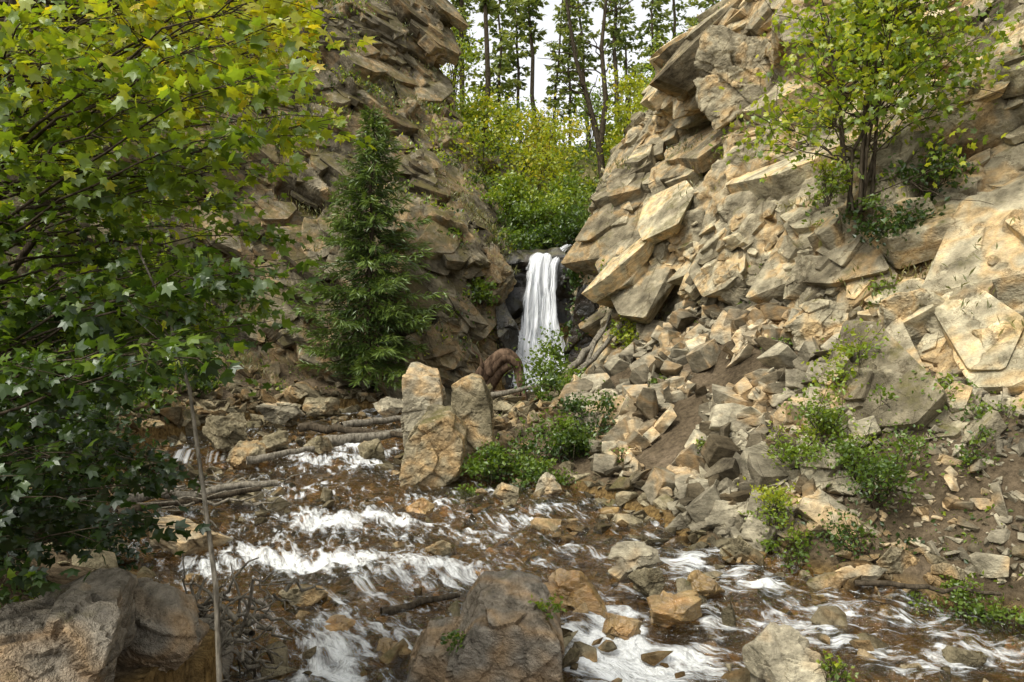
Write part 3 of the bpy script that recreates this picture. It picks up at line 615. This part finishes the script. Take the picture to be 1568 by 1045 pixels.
spruce('spruce_tree',(-3.45,19.6,1.9),6.5,2.3,165,5,.20,dens=115,tint=(.15,1.1),ex=.8)
def gz(x,y): return float(gh(np.array([x]),np.array([y]))[0])
MF=leafmat('pine_needle',[(0,(.06,.09,.03)),(.5,(.16,.20,.06)),(1,(.28,.30,.09))],.35)
for i,(px,y,H,R,bare) in enumerate([(708,43,14,1.6,.25),(744,34,13,.7,.55),(762,39,9.5,1.9,.15),(690,50,14,1.9,.3),(797,50,11,1.5,.35),(822,46,14,1.3,.5),(846,55,12,2.0,.3),(872,50,10,1.6,.3),(905,54,14,2.0,.45),(948,47,15,1.7,.4),(968,55,12,2.2,.2),(1000,47,11,1.9,.3),(1032,52,15,2.1,.25),(1068,46,11,1.9,.3),(1100,52,14,2.1,.2),(1140,47,12,2.0,.25)]):
    x=(px-784)/1220*y; rr=np.random.default_rng(i)
    spruce('pine_tree',(x,y,gz(x,y)),H,R,46,40+i,.30,MF,1.0,bare,(0,1),24,(rr.normal(0,.7),0),.5,(.2,1.4))
def decid(name,x,y,H,R,n,tint,size,seed,z=None,nst=4,cl=.2,clumps=26,shape=OV,lo=.35):
    e=empty(name); z=gz(x,y) if z is None else z; base=np.array([x,y,z]); pl=[];C=[]
    for s in range(nst):
        a=rng.uniform(0,6.28); top=base+np.array([math.cos(a)*R*.5,math.sin(a)*R*.5,H*rng.uniform(.75,1)])
        P=wob(base+rng.normal(0,.1,3)*[1,1,0],top,8,.012,.0); P[0,2]-=.3; pl.append((P,.006*H+.005,.004))
        for j in range(clumps//nst):
            f=rng.uniform(lo,1); c=P[int(f*7)]; a2=rng.uniform(0,6.28); env=R*(1.25-f)*rng.uniform(.4,1)
            q=c+np.array([math.cos(a2)*env,math.sin(a2)*env,env*rng.uniform(.2,.9)]); pl.append((wob(c,q,5,.04,.02),.003*H,.004)); C.append(q)
            for jj in range(3): pl.append((wob(c+(q-c)*.6,q+rng.normal(0,R*.22,3),4,.05),.0012*H+.002,.003))
    C=np.array(C); k=rng.integers(0,len(C),n); P=C[k]+rng.normal(size=(n,3))*R*cl*np.array([1,1,.8]); ct=rng.uniform(-.12,.12,len(C))
    leaves('leaves',P,rng.uniform(.6,1.2,n)*size,rng.uniform(tint[0],tint[1],n)+ct[k],shape,ML,e,.6)
    tubes('trunk_and_branches',pl,MB,e,5)
for px,y,H,R,tn in [(690,27.5,3.0,1.3,(.55,.82)),(735,29,3.0,1.4,(.5,.82)),(775,27,2.3,1.1,(.5,.75)),(815,30,4.0,1.4,(.68,.9)),(845,33,4.2,1.4,(.72,.92)),(800,27,2.0,1.2,(.45,.72)),(860,28,2.2,1.0,(.42,.68)),(720,33,3.6,1.4,(.58,.85)),(760,36,3.5,1.5,(.62,.86)),
   (960,35,5.5,1.1,(.7,.9)),(985,33,4.0,1.0,(.66,.88)),(940,38,3.4,1.1,(.58,.84)),(830,40,3.0,1.4,(.58,.8)),(700,38,6,1.5,(.58,.8)),(780,45,3,1.6,(.4,.65)),(1000,40,5,1.6,(.5,.75)),(900,46,5,1.6,(.48,.7)),(1040,44,6,1.8,(.5,.75))]:
    decid('alder_tree',(px-784)/1220*y,y,H,R,1150,tn,.16 if y<32 else .19,1,cl=.22)
e=empty('bare_tree'); b=np.array([4.2,36.5,gz(4.2,36.5)]);pl=[]
m1=np.array([b,b+[-.2,0,2],b+[-.7,0,4],b+[-1.3,0,6],b+[-1.9,.2,10]]); m2=np.array([b+[-.2,0,1.6],b+[.1,0,4],b+[-.1,0,6.5],b+[.3,0,10.5]])
pl+=[(m1,.19,.06),(m2,.16,.06)]
for i in range(44):
    m=m1 if i%2 else m2; f=rng.uniform(.35,1)*(len(m)-1.01); a=m[int(f)]+(m[int(f)+1]-m[int(f)])*(f%1); pl.append((wob(a,a+np.array([rng.normal(0,1.1),rng.normal(0,.6),rng.uniform(.0,1.1)]),5,.07),.035,.012))
tubes('trunk_and_branches',pl,MB,e)
for px,y,z,r,n,tn in [(800,24.6,5.3,(.9,.8,.50),1200,(.15,.5)),(850,24.6,5.5,(.8,.7,.5),1200,(.1,.45)),(885,24.8,5.6,(.6,.7,.8),1100,(.1,.45)),(820,26,6.2,(1.1,.8,.7),1400,(.25,.65)),(880,26.5,6.4,(.9,.8,.7),1200,(.25,.6)),(760,25.5,6.6,(.9,.7,.5),1000,(.35,.65)),(893,22.4,3.9,(.35,.4,.8),700,(.0,.35)),(890,21.8,3.0,(.3,.3,.5),350,(.05,.4)),(640,25.5,8.2,(.9,.8,.45),900,(.4,.75)),
  (895,21.9,2.0,(.4,.4,.4),500,(.3,.7)),(740,21.6,3.9,(.35,.3,.35),400,(.3,.6))]:
    bush('shrub',((px-784)/1220*y,y,z-.3),r,n,.13,tn)
def gb(px,y,r,n,size,tn,dz=-.05,**k):
    x=(px-784)/1220*y; bush(k.pop('name','shrub'),(x,y,gz(x,y)+dz),r,n,size,tn,**k)
gb(770,12.4,(.55,.4,.30),1700,.075,(.15,.5)); gb(850,12.9,(.62,.45,.38),2200,.075,(.12,.5)); gb(905,13.2,(.45,.4,.42),1300,.07,(.12,.45)); gb(715,12.0,(.35,.3,.12),500,.07,(.3,.6)); gb(830,12.2,(.45,.3,.24),1000,.07,(.2,.55))
gb(838,17.2,(.5,.4,.85),1100,.10,(.3,.65)); gb(850,16.2,(.5,.4,.35),900,.09,(.2,.55)); gb(890,18.6,(.5,.3,.25),500,.1,(.3,.65))
gb(965,19,(.4,.4,.45),800,.10,(.5,.82),.2)
gb(1270,9.6,(.58,.5,.46),1800,.055,(.35,.7)); gb(1340,9.0,(.60,.5,.42),1900,.055,(.22,.58)); gb(1310,10.4,(.45,.4,.48),850,.07,(.45,.78)); gb(1390,9.6,(.42,.35,.35),750,.06,(.4,.7)); gb(1330,8.6,(.55,.35,.20),700,.055,(.08,.38)); gb(1230,9.9,(.35,.3,.35),700,.055,(.4,.72))
gb(1180,8.95,(.26,.24,.40),950,.05,(.48,.78)); gb(1215,8.7,(.18,.2,.22),350,.05,(.35,.65)); gb(950,11.9,(.12,.12,.2),120,.06,(.3,.6)); gb(1190,12.5,(.2,.2,.16),220,.06,(.3,.6)); gb(1080,11.2,(.15,.15,.14),160,.06,(.3,.6)); gb(1010,14,(.2,.2,.12),180,.07,(.3,.6))
gb(1480,7.6,(.35,.28,.16),650,.05,(.35,.65)); gb(1420,7.7,(.2,.2,.10),200,.05,(.3,.6)); gb(1490,8.6,(.15,.15,.35),260,.055,(.3,.6)); gb(1360,12.0,(.35,.3,.3),500,.08,(.35,.65)); gb(1545,7.3,(.25,.2,.18),350,.05,(.35,.7)); gb(1450,9.6,(.3,.25,.2),350,.06,(.35,.65)); gb(1530,9.0,(.3,.25,.18),350,.06,(.3,.6))
gb(220,15.5,(.8,.6,.7),1300,.12,(.35,.7)); gb(130,13,(.9,.7,.7),1700,.11,(.2,.55)); gb(300,17.5,(.5,.4,.4),500,.12,(.35,.65)); gb(60,10,(.9,.7,.8),2200,.1,(.0,.25)); gb(-20,8.2,(.9,.7,.9),2500,.09,(.0,.2)); gb(130,8.6,(.5,.4,.45),1100,.08,(.0,.25))
gb(290,4.25,(.20,.2,.17),420,.05,(.2,.5),.02,shape=MP,up=1.2); gb(250,4.0,(.15,.15,.12),200,.05,(.25,.55),.02,shape=MP)
bush('shrub',(.27,5.95,.55),(.09,.08,.07),110,.04,(.4,.7),stems=False); bush('shrub',(-.42,5.85,.33),(.10,.08,.06),110,.04,(.2,.5),stems=False); bush('shrub',(2.3,5.7,.10),(.12,.1,.13),130,.045,(.4,.7))
decid('maple_tree',5.4,12.4,4.6,1.75,6600,(.48,.80),.115,3,z=4.9,nst=9,cl=.17,clumps=90,shape=MP,lo=.10)
bush('shrub',(5.8,12.1,4.2),(.6,.5,.35),900,.09,(.1,.45)); bush('shrub',(6.4,12.3,4.8),(.5,.5,.4),700,.09,(.15,.5)); bush('shrub',(4.9,12.4,4.8),(.3,.3,.3),350,.09,(.45,.75))
def cover(name,P,N,n,size,tint,mat,thr,shape,zmin,sd,nzmin=.45,sp=.10,k=7):
    m=(N[:,2]>nzmin)&(P[:,2]>zmin)&(fbm(P*.55,3,sd)>thr); idx=np.flatnonzero(m)
    if len(idx)==0: return
    idx=rng.choice(idx,n); Q=np.repeat(P[idx],k,0)+rng.normal(0,sp,(n*k,3))*np.array([1,1,.5])+np.repeat(N[idx],k,0)*rng.uniform(.02,.20,(n*k,1))
    leaves(name,Q,rng.uniform(.6,1.3,n*k)*size,np.repeat(rng.uniform(*tint,n),k)+rng.normal(0,.08,n*k),shape,mat,None,.2,np.tile([0,0,1.0],(n*k,1)),.7)
cover('cliff_grass',PL,NL,5200,.14,(.1,.9),MD,.48,ND,1.3,5); cover('cliff_plants',PL,NL,2500,.11,(.15,.75),ML,.54,OV,1.3,8,sp=.14,k=9)
cover('cliff_grass',PR,NR,1500,.14,(.2,.9),MD,.54,ND,2.5,15); cover('cliff_plants',PR,NR,450,.10,(.2,.7),ML,.61,OV,2.5,18,sp=.12,k=9)
q=rng.uniform([-9,3],[9,22],(9000,2)); s=sdf(q[:,0],q[:,1]); nn=fbm(np.column_stack([q,q[:,0]*0])*.9,3,71); q=q[(s>.25)&(nn>.5)&~((q[:,0]>.8)&(q[:,0]<3.8)&(q[:,1]>9.2))]
q=np.repeat(q,6,0)+rng.normal(0,.06,(len(q)*6,2)); z=gh(q[:,0],q[:,1]); leaves('ground_cover',np.column_stack([q,z+.01]),rng.uniform(.03,.075,len(q)),rng.uniform(.1,.7,len(q)),OV,ML,None,.6)
q=rng.uniform([-14,24.5],[16,56],(8000,2)); q=np.repeat(q,5,0)+rng.normal(0,.25,(40000,2)); z=gh(q[:,0],q[:,1]); leaves('hillside_undergrowth',np.column_stack([q,z+rng.uniform(0,.35,len(q))]),rng.uniform(.12,.25,len(q)),rng.uniform(.2,.85,len(q)),OV,ML,None,.4)
print('veg',time.time()-T0)
def log(name,pl,mat): tubes(name,[(wob(a,b,9,.012),r,r*.6) for a,b,r in pl],mat,None,9)
log('driftwood_log',[((1.25,19.1,1.75),(2.65,20.4,3.15),.10)],MBg); log('driftwood_log',[((1.5,18.9,1.75),(2.75,20.0,3.0),.08)],MBg); log('driftwood_log',[((1.7,19.0,1.9),(2.5,20.3,3.25),.05)],MBg)
st=np.array([(-.95,19.3,1.35),(-.70,19.2,1.75),(-.42,19,2.12),(-.10,19,2.26),(.13,19,2.0),(.23,18.9,1.5),(.27,18.8,.9)]); Ps=cr(st,np.linspace(0,6,26)); Pj=Ps+np.stack([np.sin(np.arange(26)*.9)*.02,np.cos(np.arange(26)*.7)*.03,np.sin(np.arange(26)*.6+1)*.02],1)
tubes('driftwood_stump',[(Pj,.24,.07),(Pj[6:]+[.04,-.10,-.08],.12,.05),(Ps[:12]+[.16,.0,-.20],.2,.12),(wob((-.9,19.1,1.3),(.2,18.8,1.35),8,.02),.12,.09),(wob((-.6,19.0,1.9),(-.95,18.8,2.5),6,.05),.05,.01)],MBr,None,12)
log('driftwood_log',[((-3.6,14.4,.74),(-1.8,14.9,.95),.11)],MBg); log('driftwood_log',[((-4.1,15.4,.92),(-1.9,14.6,.85),.09)],MB); log('driftwood_log',[((-3.2,15.0,1.0),(-1.7,15.9,1.1),.08)],MBg); log('driftwood_log',[((-4.4,13.2,.62),(-3.4,13.7,.75),.07)],MBg)
log('driftwood_log',[((-5.2,10.4,.55),(-3.2,10.9,.66),.075)],MBg); log('driftwood_log',[((-4.9,9.9,.46),(-3.4,10.8,.6),.055)],MB); log('driftwood_log',[((-1.2,7.3,.12),(-.5,7.6,.18),.04)],MB)
log('driftwood_log',[((-.6,18,1.35),(.9,18.3,1.6),.07)],MBg); log('driftwood_log',[((3.4,7.9,.2),(4.6,7.5,.22),.03)],MB)
pl=[]
for i in range(80):
    a=np.array([rng.uniform(-2.7,-1.9),rng.uniform(5.6,6.8),rng.uniform(.1,.55)]); b=a+rng.normal(0,1,3)*[.3,.25,.2]; pl.append((wob(a,b,6,.08),rng.uniform(.008,.03),.005))
tubes('driftwood_pile',pl,MBg)
pl=[]
for i in range(45):
    a=np.array([rng.uniform(-5.0,-3.4),rng.uniform(10,12),rng.uniform(.35,.6)]); b=a+rng.normal(0,1,3)*[.5,.3,.1]; pl.append((wob(a,b,6,.06),rng.uniform(.010,.03),.005))
tubes('driftwood_pile',pl,MBg)
boulder('boulder',(-2.55,6.4,.1),(.42,.5,.30),777,M_grey,None,6)
# ---------------------------------------------------------------- light, camera
EL=math.radians(54); AZ=math.radians(232)
w=bpy.data.worlds.new('World'); sc.world=w; w.use_nodes=True; nt=w.node_tree; nt.nodes.clear()
sk=nt.nodes.new('ShaderNodeTexSky'); sk.sky_type='NISHITA'; sk.sun_disc=False; sk.sun_elevation=EL; sk.sun_rotation=AZ; sk.dust_density=3
hs=nt.nodes.new('ShaderNodeHueSaturation'); hs.inputs['Saturation'].default_value=.10; hs.inputs['Value'].default_value=2.1
bg=nt.nodes.new('ShaderNodeBackground'); bg.inputs[1].default_value=.15; ow=nt.nodes.new('ShaderNodeOutputWorld')
nt.links.new(sk.outputs[0],hs.inputs['Color']); nt.links.new(hs.outputs[0],bg.inputs[0]); nt.links.new(bg.outputs[0],ow.inputs[0])
L=bpy.data.lights.new('sun','SUN'); L.energy=2.5; L.angle=math.radians(10); L.color=(1,.94,.80); lo=bpy.data.objects.new('sun',L); sc.collection.objects.link(lo)
d=Vector((math.sin(AZ)*math.cos(EL),math.cos(AZ)*math.cos(EL),math.sin(EL))); lo.rotation_euler=d.to_track_quat('Z','Y').to_euler()
cd=bpy.data.cameras.new('camera'); cam=bpy.data.objects.new('camera',cd); sc.collection.objects.link(cam); cam.location=(0,0,2.6); cam.rotation_euler=(math.radians(90),0,0); cd.lens=28; cd.sensor_width=36; cd.clip_end=2000; sc.camera=cam
sc.view_settings.view_transform='Standard'; sc.view_settings.look='None'; sc.view_settings.exposure=0
print('done',time.time()-T0)
